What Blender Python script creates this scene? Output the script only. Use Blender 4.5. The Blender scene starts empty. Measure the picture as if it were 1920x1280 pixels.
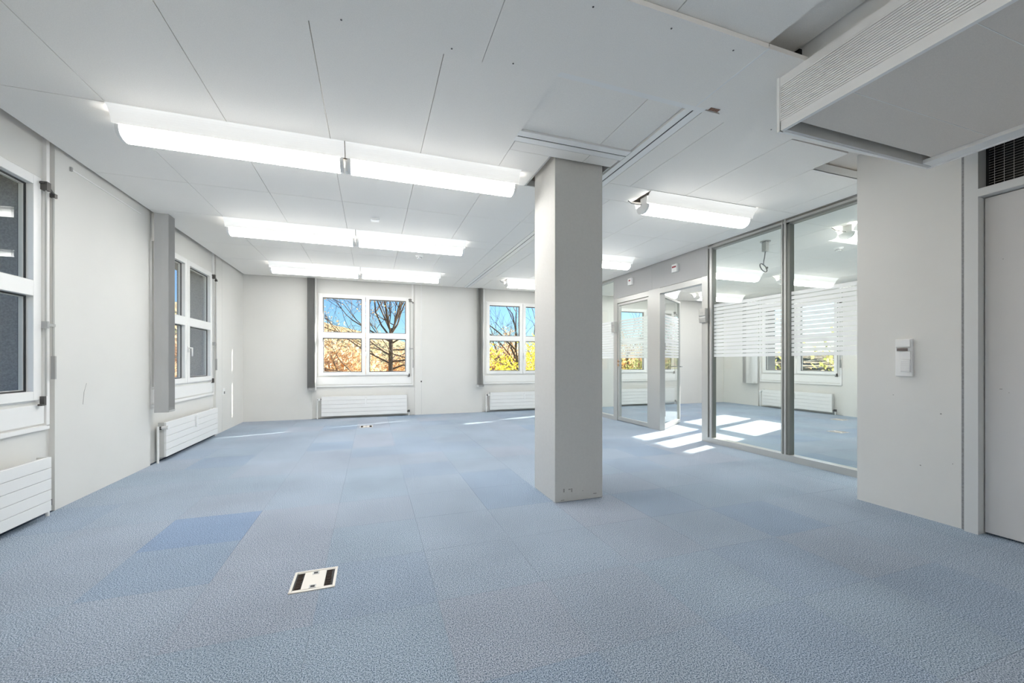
import bpy, math, random
from mathutils import Vector, Matrix

# ------------------------------------------------------------------ camera, world, light
sc = bpy.context.scene
PI = math.pi
YAW = 0.332
cam_d = bpy.data.cameras.new('camera')
cam = bpy.data.objects.new('camera', cam_d)
sc.collection.objects.link(cam)
cam.location = (0, 0, 1.11)
cam.rotation_euler = (PI / 2, 0, -YAW)
cam_d.sensor_width = 36
cam_d.lens = 36 * 761.665 / 1920
cam_d.shift_y = 37.52 / 1920
cam_d.clip_start = 0.02
cam_d.clip_end = 900
sc.camera = cam

world = bpy.data.worlds.new('world')
sc.world = world
world.use_nodes = True
wn = world.node_tree
wn.nodes.clear()
sky = wn.nodes.new('ShaderNodeTexSky')
sky.sky_type = 'NISHITA'
sky.sun_disc = False
sky.sun_elevation = math.radians(21)
sky.sun_rotation = math.atan2(1.0, 0.35)
sky.air_density = 1.0
sky.dust_density = 0.4
sky.ozone_density = 2.5
bgn = wn.nodes.new('ShaderNodeBackground')
bgn.inputs['Strength'].default_value = 0.21
won = wn.nodes.new('ShaderNodeOutputWorld')
tnt = wn.nodes.new('ShaderNodeVectorMath')
tnt.operation = 'MULTIPLY'
tnt.inputs[1].default_value = (0.62, 0.84, 1.12)      # clear, deep autumn blue
wn.links.new(sky.outputs[0], tnt.inputs[0])
wn.links.new(tnt.outputs[0], bgn.inputs[0])
wn.links.new(bgn.outputs[0], won.inputs[0])

sun_d = bpy.data.lights.new('sun', 'SUN')
sun_d.energy = 20.0
sun_d.angle = math.radians(0.53)
sun_d.color = (1.0, 0.95, 0.87)
sun = bpy.data.objects.new('sun', sun_d)
sc.collection.objects.link(sun)
sun.rotation_euler = Vector((1.0, 0.35, 0.41)).to_track_quat('Z', 'Y').to_euler()
sun.location = (20, 8, 9)

sc.view_settings.view_transform = 'Standard'
sc.view_settings.look = 'None'
sc.view_settings.gamma = 1
sc.view_settings.use_curve_mapping = False
sc.view_settings.exposure = 0.0
sc.cycles.max_bounces = 14
sc.cycles.diffuse_bounces = 8
sc.cycles.glossy_bounces = 4
sc.cycles.transparent_max_bounces = 24
sc.cycles.sample_clamp_indirect = 8

LAMP_DIFFUSER = 32.0
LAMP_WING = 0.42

# ------------------------------------------------------------------ dimensions
H = 2.695        # ceiling
K = 1.045
XL, YB, XG, XR = -2.236, 8.654, 4.403, 9.13   # left wall, back wall, glass partition, far right wall
YN = -2.3        # wall behind the camera
SLAB = 3.05
WT = 0.42        # outer wall thickness
XW = 3.70        # near right wall

# ------------------------------------------------------------------ materials
MAT = {}
def mat(name, col, rough=0.6, metal=0.0, emit=None, estr=0.0, spec=None, noise=None, bump=None, alpha=None):
    m = bpy.data.materials.new(name)
    m.use_nodes = True
    nt = m.node_tree
    b = nt.nodes['Principled BSDF']
    b.inputs['Base Color'].default_value = (*col, 1)
    b.inputs['Roughness'].default_value = rough
    b.inputs['Metallic'].default_value = metal
    if spec is not None:
        b.inputs['Specular IOR Level'].default_value = spec
    if emit:
        b.inputs['Emission Color'].default_value = (*emit, 1)
        b.inputs['Emission Strength'].default_value = estr
    geo = None
    if noise or bump:
        geo = nt.nodes.new('ShaderNodeNewGeometry')
    if noise:                       # (scale, amount, detail)
        n = nt.nodes.new('ShaderNodeTexNoise')
        n.inputs['Scale'].default_value = noise[0]
        n.inputs['Detail'].default_value = noise[2]
        nt.links.new(geo.outputs['Position'], n.inputs['Vector'])
        r = nt.nodes.new('ShaderNodeMapRange')
        r.inputs['From Min'].default_value = 0.3
        r.inputs['From Max'].default_value = 0.7
        r.inputs['To Min'].default_value = 1 - noise[1]
        r.inputs['To Max'].default_value = 1 + noise[1] * 0.4
        nt.links.new(n.outputs[0], r.inputs[0])
        mx = nt.nodes.new('ShaderNodeVectorMath')
        mx.operation = 'SCALE'
        mx.inputs[0].default_value = col
        nt.links.new(r.outputs[0], mx.inputs['Scale'])
        nt.links.new(mx.outputs[0], b.inputs['Base Color'])
    if bump:                        # (scale, strength, distance)
        n2 = nt.nodes.new('ShaderNodeTexNoise')
        n2.inputs['Scale'].default_value = bump[0]
        n2.inputs['Detail'].default_value = 3
        nt.links.new(geo.outputs['Position'], n2.inputs['Vector'])
        bp = nt.nodes.new('ShaderNodeBump')
        bp.inputs['Strength'].default_value = bump[1]
        bp.inputs['Distance'].default_value = bump[2]
        nt.links.new(n2.outputs[0], bp.inputs['Height'])
        nt.links.new(bp.outputs[0], b.inputs['Normal'])
    MAT[name] = m
    return m

mat('wall', (0.74, 0.73, 0.70), 0.55, noise=(1.3, 0.035, 4), bump=(160, 0.10, 0.002))
mat('wall_side', (0.62, 0.62, 0.60), 0.6)
mat('column', (0.61, 0.60, 0.575), 0.6, noise=(60, 0.03, 3), bump=(140, 0.15, 0.002))
mat('panel', (0.91, 0.88, 0.835), 0.75, noise=(230, 0.05, 2), bump=(260, 0.12, 0.002))
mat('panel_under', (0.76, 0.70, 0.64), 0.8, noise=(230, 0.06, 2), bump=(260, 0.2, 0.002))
mat('plenum', (0.42, 0.40, 0.38), 0.9, noise=(3, 0.1, 3))
mat('white_paint', (0.88, 0.875, 0.86), 0.35)
mat('white_plastic', (0.86, 0.86, 0.85), 0.3)
mat('radiator', (0.84, 0.84, 0.83), 0.3)
mat('gasket', (0.03, 0.03, 0.03), 0.5)
mat('dark_metal', (0.11, 0.105, 0.10), 0.4, 0.6)
mat('grey_metal', (0.45, 0.45, 0.45), 0.35, 0.7)
mat('alu', (0.52, 0.52, 0.505), 0.38, 0.45)
mat('alu_dark', (0.22, 0.225, 0.21), 0.4, 0.4)
mat('header', (0.44, 0.44, 0.44), 0.5)
mat('chrome', (0.7, 0.7, 0.7), 0.15, 1.0)
mat('render_grey', (0.32, 0.32, 0.325), 0.9, noise=(90, 0.25, 4), bump=(120, 0.4, 0.004))
mat('blind_cloth', (0.52, 0.52, 0.515), 0.8, bump=(400, 0.1, 0.001))
mat('blind_white', (0.86, 0.86, 0.85), 0.6)
mat('diffuser', (0.9, 0.9, 0.88), 0.3, emit=(1.0, 0.985, 0.95), estr=LAMP_DIFFUSER)
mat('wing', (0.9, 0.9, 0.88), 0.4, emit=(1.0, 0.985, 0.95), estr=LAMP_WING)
def lens_emission():
    # the tube sits low in the housing: the opal cover glows most underneath and less at its rim
    nt = MAT['diffuser'].node_tree
    g_ = nt.nodes.new('ShaderNodeNewGeometry')
    sx = nt.nodes.new('ShaderNodeSeparateXYZ'); nt.links.new(g_.outputs['Normal'], sx.inputs[0])
    ab = nt.nodes.new('ShaderNodeMath'); ab.operation = 'ABSOLUTE'; nt.links.new(sx.outputs['Z'], ab.inputs[0])
    pw = nt.nodes.new('ShaderNodeMath'); pw.operation = 'POWER'; pw.inputs[1].default_value = 1.4; nt.links.new(ab.outputs[0], pw.inputs[0])
    ma = nt.nodes.new('ShaderNodeMath'); ma.operation = 'MULTIPLY_ADD'; ma.inputs[1].default_value = LAMP_DIFFUSER * 0.90; ma.inputs[2].default_value = LAMP_DIFFUSER * 0.10
    nt.links.new(pw.outputs[0], ma.inputs[0])
    nt.links.new(ma.outputs[0], nt.nodes['Principled BSDF'].inputs['Emission Strength'])
lens_emission()
mat('lamp_off', (0.85, 0.85, 0.83), 0.3)
mat('door_paint', (0.66, 0.645, 0.635), 0.45, noise=(2, 0.03, 3))
mat('frame_paint', (0.66, 0.665, 0.655), 0.4)
mat('black', (0.012, 0.012, 0.012), 0.6)
mat('brush', (0.045, 0.03, 0.022), 0.9)
mat('ivory', (0.72, 0.68, 0.62), 0.35, 0.2)
mat('red_label', (0.35, 0.06, 0.07), 0.5)
mat('lcd', (0.16, 0.13, 0.12), 0.3)
mat('brown_core', (0.30, 0.17, 0.12), 0.9, noise=(150, 0.5, 2))
mat('cable_grey', (0.22, 0.22, 0.21), 0.5)
mat('mark', (0.30, 0.29, 0.27), 0.8)
mat('bark', (0.20, 0.145, 0.105), 0.9, noise=(12, 0.35, 4))
mat('bark_pale', (0.42, 0.33, 0.25), 0.9, noise=(12, 0.35, 4))

def glass(name, tint, base=0.03, refl=1.0):
    m = bpy.data.materials.new(name)
    m.use_nodes = True
    nt = m.node_tree
    nt.nodes.clear()
    out = nt.nodes.new('ShaderNodeOutputMaterial')
    tr = nt.nodes.new('ShaderNodeBsdfTransparent')
    tr.inputs[0].default_value = (*tint, 1)
    gl = nt.nodes.new('ShaderNodeBsdfGlossy')
    gl.inputs['Roughness'].default_value = 0.0
    gl.inputs[0].default_value = (refl, refl, refl, 1)
    # Schlick reflectance from the angle between the surface and the line of sight, the same on both faces
    gm = nt.nodes.new('ShaderNodeNewGeometry')
    dt = nt.nodes.new('ShaderNodeVectorMath'); dt.operation = 'DOT_PRODUCT'
    nt.links.new(gm.outputs['Normal'], dt.inputs[0]); nt.links.new(gm.outputs['Incoming'], dt.inputs[1])
    ab = nt.nodes.new('ShaderNodeMath'); ab.operation = 'ABSOLUTE'
    nt.links.new(dt.outputs['Value'], ab.inputs[0])
    om = nt.nodes.new('ShaderNodeMath'); om.operation = 'SUBTRACT'; om.inputs[0].default_value = 1.0
    nt.links.new(ab.outputs[0], om.inputs[1])
    pw = nt.nodes.new('ShaderNodeMath'); pw.operation = 'POWER'; pw.inputs[1].default_value = 5.0
    nt.links.new(om.outputs[0], pw.inputs[0])
    fr = nt.nodes.new('ShaderNodeMath'); fr.operation = 'MULTIPLY_ADD'; fr.inputs[1].default_value = 0.9; fr.inputs[2].default_value = base
    nt.links.new(pw.outputs[0], fr.inputs[0])
    mx = nt.nodes.new('ShaderNodeMixShader')
    nt.links.new(fr.outputs[0], mx.inputs[0])
    nt.links.new(tr.outputs[0], mx.inputs[1])
    nt.links.new(gl.outputs[0], mx.inputs[2])
    nt.links.new(mx.outputs[0], out.inputs[0])
    MAT[name] = m
glass('glass', (0.97, 0.985, 0.97), 0.0)
glass('partition_glass', (0.965, 0.985, 0.97), 0.012)

def frosted():
    m = bpy.data.materials.new('frosted_film')
    m.use_nodes = True
    nt = m.node_tree
    nt.nodes.clear()
    out = nt.nodes.new('ShaderNodeOutputMaterial')
    tl = nt.nodes.new('ShaderNodeBsdfTranslucent')
    df = nt.nodes.new('ShaderNodeBsdfDiffuse')
    tp = nt.nodes.new('ShaderNodeBsdfTransparent')
    tl.inputs[0].default_value = (0.95, 0.95, 0.95, 1)
    df.inputs[0].default_value = (0.92, 0.92, 0.92, 1)
    a = nt.nodes.new('ShaderNodeMixShader'); a.inputs[0].default_value = 0.5
    nt.links.new(tl.outputs[0], a.inputs[1]); nt.links.new(df.outputs[0], a.inputs[2])
    b = nt.nodes.new('ShaderNodeMixShader'); b.inputs[0].default_value = 0.80
    nt.links.new(tp.outputs[0], b.inputs[1]); nt.links.new(a.outputs[0], b.inputs[2])
    nt.links.new(b.outputs[0], out.inputs[0])
    MAT['frost'] = m
frosted()

def carpet(name, dark, light, pos=0.5):
    m = bpy.data.materials.new(name)
    m.use_nodes = True
    nt = m.node_tree
    b = nt.nodes['Principled BSDF']
    b.inputs['Roughness'].default_value = 0.95
    b.inputs['Specular IOR Level'].default_value = 0.15
    geo = nt.nodes.new('ShaderNodeNewGeometry')
    n = nt.nodes.new('ShaderNodeTexNoise')
    n.inputs['Scale'].default_value = 215
    n.inputs['Detail'].default_value = 2.5
    n.inputs['Roughness'].default_value = 0.7
    nt.links.new(geo.outputs['Position'], n.inputs['Vector'])
    cr = nt.nodes.new('ShaderNodeValToRGB')
    cr.color_ramp.elements[0].position = pos - 0.115
    cr.color_ramp.elements[0].color = (*dark, 1)
    cr.color_ramp.elements[1].position = pos + 0.115
    cr.color_ramp.elements[1].color = (*light, 1)
    nt.links.new(n.outputs[0], cr.inputs[0])
    # worn, slightly greyer areas
    n3 = nt.nodes.new('ShaderNodeTexNoise')
    n3.inputs['Scale'].default_value = 1.1
    n3.inputs['Detail'].default_value = 5
    nt.links.new(geo.outputs['Position'], n3.inputs['Vector'])
    r = nt.nodes.new('ShaderNodeMapRange')
    r.inputs['From Min'].default_value = 0.35
    r.inputs['From Max'].default_value = 0.65
    r.inputs['To Min'].default_value = 0.90
    r.inputs['To Max'].default_value = 1.07
    nt.links.new(n3.outputs[0], r.inputs[0])
    sm = nt.nodes.new('ShaderNodeVectorMath'); sm.operation = 'SCALE'
    nt.links.new(cr.outputs[0], sm.inputs[0]); nt.links.new(r.outputs[0], sm.inputs['Scale'])
    nt.links.new(sm.outputs[0], b.inputs['Base Color'])
    bp = nt.nodes.new('ShaderNodeBump')
    bp.inputs['Strength'].default_value = 0.35
    bp.inputs['Distance'].default_value = 0.004
    nt.links.new(n.outputs[0], bp.inputs['Height'])
    nt.links.new(bp.outputs[0], b.inputs['Normal'])
    MAT[name] = m
TONES = [((0.060, 0.102, 0.158), (0.60, 0.68, 0.78)),
         ((0.055, 0.097, 0.155), (0.56, 0.65, 0.77)),
         ((0.064, 0.102, 0.155), (0.60, 0.665, 0.76)),
         ((0.052, 0.093, 0.155), (0.53, 0.63, 0.76)),
         ((0.068, 0.103, 0.156), (0.62, 0.67, 0.76)),
         ((0.060, 0.104, 0.160), (0.58, 0.67, 0.77))]
for i, (d, l) in enumerate(TONES):
    carpet('carpet_%d' % i, d, l)
carpet('carpet_blue', (0.065, 0.108, 0.178), (0.44, 0.56, 0.76))
carpet('carpet_under', (0.04, 0.06, 0.10), (0.12, 0.16, 0.22))

def leafmat(name, cols):
    m = bpy.data.materials.new(name)
    m.use_nodes = True
    nt = m.node_tree
    nt.nodes.clear()
    out = nt.nodes.new('ShaderNodeOutputMaterial')
    geo = nt.nodes.new('ShaderNodeNewGeometry')
    cr = nt.nodes.new('ShaderNodeValToRGB')
    cr.color_ramp.interpolation = 'LINEAR'
    el = cr.color_ramp.elements
    el[0].color = (*cols[0], 1)
    el[1].color = (*cols[-1], 1)
    for i, c in enumerate(cols[1:-1]):
        e = el.new((i + 1) / (len(cols) - 1)); e.color = (*c, 1)
    nt.links.new(geo.outputs['Random Per Island'], cr.inputs[0])
    df = nt.nodes.new('ShaderNodeBsdfDiffuse')
    tl = nt.nodes.new('ShaderNodeBsdfTranslucent')
    nt.links.new(cr.outputs[0], df.inputs[0]); nt.links.new(cr.outputs[0], tl.inputs[0])
    mx = nt.nodes.new('ShaderNodeMixShader'); mx.inputs[0].default_value = 0.45
    nt.links.new(df.outputs[0], mx.inputs[1]); nt.links.new(tl.outputs[0], mx.inputs[2])
    nt.links.new(mx.outputs[0], out.inputs[0])
    MAT[name] = m
leafmat('leaf_tan', [(0.70, 0.44, 0.22), (0.85, 0.62, 0.36), (0.90, 0.74, 0.52), (0.74, 0.52, 0.32)])
leafmat('leaf_orange', [(0.80, 0.42, 0.14), (0.90, 0.58, 0.24), (0.92, 0.70, 0.38)])
leafmat('leaf_yellow', [(0.92, 0.76, 0.05), (0.98, 0.90, 0.14), (0.85, 0.80, 0.22)])
leafmat('leaf_green', [(0.40, 0.45, 0.16), (0.58, 0.58, 0.24), (0.70, 0.62, 0.28)])
mat('ground', (0.34, 0.30, 0.16), 1.0, noise=(0.5, 0.4, 5))
mat('hillside', (0.62, 0.50, 0.33), 1.0, bump=(0.35, 1.0, 2.5))
def hill_colours():
    nt = MAT['hillside'].node_tree
    g_ = nt.nodes.new('ShaderNodeNewGeometry')
    n_ = nt.nodes.new('ShaderNodeTexNoise'); n_.inputs['Scale'].default_value = 0.22; n_.inputs['Detail'].default_value = 7; n_.inputs['Roughness'].default_value = 0.7
    nt.links.new(g_.outputs['Position'], n_.inputs['Vector'])
    c_ = nt.nodes.new('ShaderNodeValToRGB'); e = c_.color_ramp.elements
    e[0].position = 0.34; e[0].color = (0.20, 0.19, 0.09, 1); e[1].position = 0.68; e[1].color = (0.64, 0.48, 0.30, 1)
    for p_, c in ((0.44, (0.34, 0.30, 0.15)), (0.52, (0.55, 0.34, 0.16)), (0.60, (0.60, 0.44, 0.25))):
        q = e.new(p_); q.color = (*c, 1)
    nt.links.new(n_.outputs[0], c_.inputs[0]); nt.links.new(c_.outputs[0], nt.nodes['Principled BSDF'].inputs['Base Color'])
hill_colours()

# ------------------------------------------------------------------ mesh helpers
class MB:
    def __init__(s):
        s.v = []; s.f = []
    def box(s, x0, x1, y0, y1, z0, z1):
        if x0 > x1: x0, x1 = x1, x0
        if y0 > y1: y0, y1 = y1, y0
        if z0 > z1: z0, z1 = z1, z0
        b = len(s.v)
        s.v += [(x0, y0, z0), (x1, y0, z0), (x1, y1, z0), (x0, y1, z0), (x0, y0, z1), (x1, y0, z1), (x1, y1, z1), (x0, y1, z1)]
        s.f += [tuple(b + i for i in q) for q in ((0, 3, 2, 1), (4, 5, 6, 7), (0, 1, 5, 4), (1, 2, 6, 5), (2, 3, 7, 6), (3, 0, 4, 7))]
        return s
    def frame(s, x0, x1, z0, z1, w, y0, y1, wb=None, wt=None):
        """rectangular ring in the xz plane"""
        wb = w if wb is None else wb; wt = w if wt is None else wt
        s.box(x0, x0 + w, y0, y1, z0, z1); s.box(x1 - w, x1, y0, y1, z0, z1)
        s.box(x0 + w, x1 - w, y0, y1, z0, z0 + wb); s.box(x0 + w, x1 - w, y0, y1, z1 - wt, z1)
        return s
    def prism(s, prof, a0, a1, axis='x'):
        """closed profile (p,q) swept along an axis; x: (y,z), y: (x,z), z: (x,y)"""
        n = len(prof); b = len(s.v)
        for a in (a0, a1):
            for p, q in prof:
                s.v.append((a, p, q) if axis == 'x' else (p, a, q) if axis == 'y' else (p, q, a))
        for i in range(n):
            j = (i + 1) % n
            s.f.append((b + i, b + j, b + n + j, b + n + i))
        s.f.append(tuple(b + i for i in range(n))); s.f.append(tuple(b + n + i for i in reversed(range(n))))
        return s
    def tube(s, pts, r, n=8, r1=None, cap=True):
        pts = [Vector(p) for p in pts]
        rr = r if isinstance(r, (list, tuple)) else [r + ((r1 if r1 is not None else r) - r) * i / max(1, len(pts) - 1) for i in range(len(pts))]
        rings = []
        for i, p in enumerate(pts):
            d = (pts[min(i + 1, len(pts) - 1)] - pts[max(i - 1, 0)]).normalized()
            u = d.cross(Vector((0, 0, 1)) if abs(d.z) < 0.95 else Vector((1, 0, 0))).normalized()
            w = d.cross(u)
            b = len(s.v)
            for k in range(n):
                a = 2 * PI * k / n
                s.v.append(tuple(p + (u * math.cos(a) + w * math.sin(a)) * rr[i]))
            rings.append(b)
        for a, b in zip(rings, rings[1:]):
            for k in range(n):
                j = (k + 1) % n
                s.f.append((a + k, a + j, b + j, b + k))
        if cap:
            s.f.append(tuple(rings[0] + k for k in reversed(range(n)))); s.f.append(tuple(rings[-1] + k for k in range(n)))
        return s
    def disc(s, c, r, h, n=20, r2=None):
        """upright cylinder/cone from z=c.z to c.z+h"""
        r2 = r if r2 is None else r2
        b = len(s.v)
        for z, q in ((c[2], r), (c[2] + h, r2)):
            for k in range(n):
                a = 2 * PI * k / n
                s.v.append((c[0] + q * math.cos(a), c[1] + q * math.sin(a), z))
        for k in range(n):
            j = (k + 1) % n
            s.f.append((b + k, b + j, b + n + j, b + n + k))
        s.f.append(tuple(b + k for k in reversed(range(n)))); s.f.append(tuple(b + n + k for k in range(n)))
        return s
    def build(s, name, m, parent=None, bevel=0, smooth=False, off=None):
        me = bpy.data.meshes.new(name)
        v = s.v
        if off: v = [(x - off[0], y - off[1], z - off[2]) for x, y, z in v]
        me.from_pydata(v, [], s.f)
        me.update()
        if smooth:
            me.polygons.foreach_set('use_smooth', [True] * len(me.polygons))
        me.materials.append(MAT[m])
        o = bpy.data.objects.new(name, me)
        sc.collection.objects.link(o)
        if off: o.location = off
        if bevel:
            bv = o.modifiers.new('bevel', 'BEVEL'); bv.width = bevel; bv.segments = 2; bv.limit_method = 'ANGLE'
        if parent: o.parent = parent
        return o

def tag(o, label=None, cat=None, group=None, kind=None):
    if label: o['label'] = label
    if cat: o['category'] = cat
    if group: o['group'] = group
    if kind: o['kind'] = kind
    return o
def empty(name, loc=(0, 0, 0), rz=0):
    o = bpy.data.objects.new(name, None)
    o.empty_display_size = 0.1
    o.location = loc; o.rotation_euler = (0, 0, rz)
    sc.collection.objects.link(o)
    return o
def S(o, label, cat):
    return tag(o, label, cat, kind='structure')
def copy_tree(o, parent=None):
    c = o.copy(); sc.collection.objects.link(c); c.parent = parent
    for ch in list(o.children): copy_tree(ch, c)
    return c

# ------------------------------------------------------------------ floor of carpet tiles
TX, TY = 0.53, 0.525
random.seed(11)
fl = S(MB().box(XL - 0.1, XR + 0.1, YN - 0.1, YB + 0.1, -0.2, -0.006).build('floor', 'carpet_under'),
       'blue grey speckled carpet tile floor through both rooms', 'floor')
tile_me = {}
gap = 0.0005
rest = {}
def tone(i, j):
    cx, cy = 0.29 + (i + .5) * TX, 1.89 + (j + .5) * TY
    if -1.35 < cx < -0.75 and 2.95 < cy < 3.5: return 'carpet_blue'
    if 0.25 < cx < 0.85 and 5.0 < cy < 6.1: return 'carpet_1'
    return 'carpet_%d' % random.choice([0, 0, 1, 2, 2, 3, 4, 5, 5, 0])
for i in range(-5, 17):
    for j in range(-8, 13):
        x0, x1 = 0.29 + i * TX, 0.29 + (i + 1) * TX
        y0, y1 = 1.89 + j * TY, 1.89 + (j + 1) * TY
        x0, x1 = max(x0, XL), min(x1, XR); y0, y1 = max(y0, YN), min(y1, YB)
        if x1 - x0 < 0.02 or y1 - y0 < 0.02: continue
        m = tone(i, j)
        if x0 < XG and y0 > 1.2:
            dx, dy = (x1 - x0) / 2 - gap, (y1 - y0) / 2 - gap
            key = (round(dx, 4), round(dy, 4), m)
            if key not in tile_me:
                t = MB().box(-dx, dx, -dy, dy, -0.006, 0).build('carpet_tile', m, fl)
                tile_me[key] = t.data
            else:
                t = bpy.data.objects.new('carpet_tile', tile_me[key])
                sc.collection.objects.link(t); t.parent = fl
            t.location = ((x0 + x1) / 2, (y0 + y1) / 2, 0)
        else:
            rest.setdefault(m, MB()).box(x0 + gap, x1 - gap, y0 + gap, y1 - gap, -0.006, 0)
for m, b in rest.items():
    tag(b.build('distant_carpet', m, fl), kind='stuff')

# ------------------------------------------------------------------ outer walls with window niches
WH = 0.87            # half width of a window opening
NH = 0.965           # half width of the niche
ND = 0.035           # niche depth
Z0, Z1 = 0.82, 2.44
def outer_wall(name, label, loc, rz, xa, xb, centres, joints=(), wt=WT):
    """local x along the wall, local y outwards"""
    b = MB()
    x = xa
    for c in sorted(centres):
        b.box(x, c - NH, 0, wt, 0, SLAB)
        b.box(c - NH, c + NH, ND, wt, 0, Z0)
        b.box(c - NH, c + NH, ND, wt, Z1, SLAB)
        b.box(c - NH, c - WH, ND, wt, Z0, Z1)
        b.box(c + WH, c + NH, ND, wt, Z0, Z1)
        x = c + NH
    b.box(x, xb, 0, wt, 0, SLAB)
    w = b.build(name, 'wall')
    w.location = loc; w.rotation_euler = (0, 0, rz)
    S(w, label, 'wall')
    for c in centres:
        r = MB()
        r.box(c - WH, c - WH + 0.006, 0.12, wt + 0.03, Z0, Z1); r.box(c + WH - 0.006, c + WH, 0.12, wt + 0.03, Z0, Z1)
        r.box(c - WH, c + WH, 0.12, wt + 0.03, Z1 - 0.006, Z1); r.box(c - WH, c + WH, 0.12, wt + 0.05, Z0 - 0.0, Z0 + 0.006)
        r.build('window_reveal', 'render_grey', w)
        # thin trims inside the niche
        for sgn in (-1, 1):
            t = MB().box(c + sgn * 0.905, c + sgn * 0.935, 0.012, ND, 0.64, SLAB - 0.05)
            t.build('niche_trim', 'white_paint', w)
        MB().box(c - 0.935, c + 0.935, 0.012, ND, 0.615, 0.645).build('niche_trim', 'white_paint', w)
        MB().box(c - 0.90, c + 0.90, 0.022, ND, 0.66, 0.80).build('sill_panel', 'white_paint', w)
    for jx in joints:
        MB().box(jx - 0.004, jx + 0.004, -0.0015, 0.004, 0, SLAB - 0.02).build('panel_joint', 'wall_side', w)
    return w
CB = [-0.12, 3.25, 6.62]
CL = [6.32, 3.01, -0.30]
CR = [6.63, 3.30]
wb = outer_wall('wall_back', 'long white back wall with deep window niches', (0, YB, 0), 0, XL - WT, XR + WT, CB, joints=(0.98,), wt=0.33)
wl = outer_wall('wall_left', 'white left wall with window niches and full height panels', (XL, 0, 0), PI / 2, YN, YB, CL, joints=(7.545,))
wr = outer_wall('wall_far', 'white outer wall of the glazed office with windows', (XR, 0, 0), -PI / 2, -YB, -YN, [-c for c in CR])
S(MB().box(XL - WT, XR + WT, YN - 0.2, YN, 0, SLAB).build('wall_rear', 'wall'), 'plain white wall behind the viewer', 'wall')

# ------------------------------------------------------------------ near right wall, door, glass partition
nw = MB()
nw.box(XW, XG + 0.05, 1.575, 2.19, 0, SLAB)
nw.box(XW + 0.0, XG + 0.05, YN, 0.40, 0, SLAB)
nw.box(XW + 0.09, XG + 0.05, 0.40, 1.575, 2.62, SLAB)
nw.box(XW + 0.30, XG + 0.05, 0.40, 1.575, 0, 2.62)
pier = nw.build('wall_right', 'wall')
S(pier, 'white wall pier beside the grey door, between door and glazing', 'wall')
for x, y, z, r in ((XW, 1.79, 0.37, 0.006), (XW, 1.68, 0.75, 0.007), (XW, 1.62, 0.42, 0.004), (XW, 1.95, 0.86, 0.004)):
    MB().disc((0, 0, 0), r * 0.7, 0.0008, 9).build('scuff_mark', 'mark', pier).matrix_local = Matrix.Translation((x - 0.0008, y, z)) @ Matrix.Rotation(PI / 2, 4, 'Y')
sc_ = MB().tube([(4.33, -0.0005, 0.93), (4.30, -0.0005, 0.86), (4.285, -0.0005, 0.76)], 0.0016, 4).build('scratch', 'mark', wl)
# door 3 : frame, transom grille, leaf
d3 = S(empty('door_3', (XW, 1.0, 0)), 'light grey door leaf in a metal frame with mesh transom, right edge', 'door')
def d3b(b, n, m, par=None, bevel=0): return b.build(n, m, par or d3, bevel, off=(XW, 1.0, 0))
def child_fix(o, world): o.location = (o.location[0] - world[0], o.location[1] - world[1], o.location[2] - world[2])
def local(b, n, m, par, org, bevel=0, smooth=False):
    """mesh given in world coordinates, made a child of an un-rotated parent whose world origin is org"""
    o = b.build(n, m, par, bevel, smooth, off=org)
    o.location = (0, 0, 0)
    return o
o3 = (XW, 1.0, 0)
local(MB().box(XW - 0.004, XW + 0.02, 1.558, 1.575, 0, 2.5), 'joint_strip', 'render_grey', d3, o3)  # dark grey strip stands in for the shadow in the joint
local(MB().box(XW - 0.03, XW + 0.06, 1.487, 1.552, 0, 2.62).box(XW - 0.03, XW + 0.06, 0.41, 0.475, 0, 2.62)
      .box(XW - 0.03, XW + 0.06, 0.475, 1.487, 2.165, 2.215), 'door_frame', 'frame_paint', d3, o3)
lf = local(MB().box(XW + 0.035, XW + 0.075, 0.48, 1.482, 0.012, 2.160), 'door_leaf', 'door_paint', d3, o3, bevel=0.002)
g = MB()
for k in range(17):
    z = 2.22 + k * 0.0165
    g.box(XW + 0.052, XW + 0.054, 0.48, 1.47, z, z + 0.0018)
for k in range(24):
    y = 0.49 + k * 0.0415
    g.box(XW + 0.051, XW + 0.0535, y, y + 0.0016, 2.215, 2.50)
tag(local(g, 'wire_mesh', 'alu', d3, o3), kind='stuff')
local(MB().box(XW + 0.20, XW + 0.22, 0.41, 1.57, 2.17, 2.60), 'void_shade', 'black', d3, o3)  # black sheets stand in for the darkness of the void behind the mesh
local(MB().box(XW + 0.06, XW + 0.20, 1.47, 1.50, 2.17, 2.60), 'void_shade', 'black', d3, o3)
for (y, z, w, h) in ((1.405, 0.935, 0.012, 0.004), (1.375, 0.915, 0.004, 0.003), (1.40, 1.75, 0.004, 0.004)):
    local(MB().box(XW + 0.0345, XW + 0.036, y, y + w, z, z + h), 'scuff_mark', 'mark', d3, o3)

# glass partition (x = XG) : posts, rails, panes with frosted bands
gp = S(MB().box(XG - 0.03, XG + 0.07, 2.19, 4.412, 0, 0.07).build('wall_partition', 'alu'),
       'glazed office partition with aluminium posts and frosted striped bands', 'wall')
PT = 2.775
def part(b, n, m, bevel=0, par=gp): return b.build(n, m, par, bevel)
part(MB().box(XG - 0.03, XG + 0.07, 6.72, YB, 0, 0.07), 'bottom_rail', 'alu')
part(MB().box(XG - 0.025, XG + 0.065, 2.19, 4.412, 2.66, 2.685).box(XG - 0.03, XG + 0.07, 2.19, 4.412, 2.70, PT), 'top_rail', 'alu')
part(MB().box(XG - 0.015, XG + 0.055, 2.19, 4.412, 2.64, 2.66), 'rail_gasket', 'alu_dark')
part(MB().box(XG - 0.03, XG + 0.07, 6.72, YB, 2.66, PT), 'top_rail', 'alu')
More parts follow.
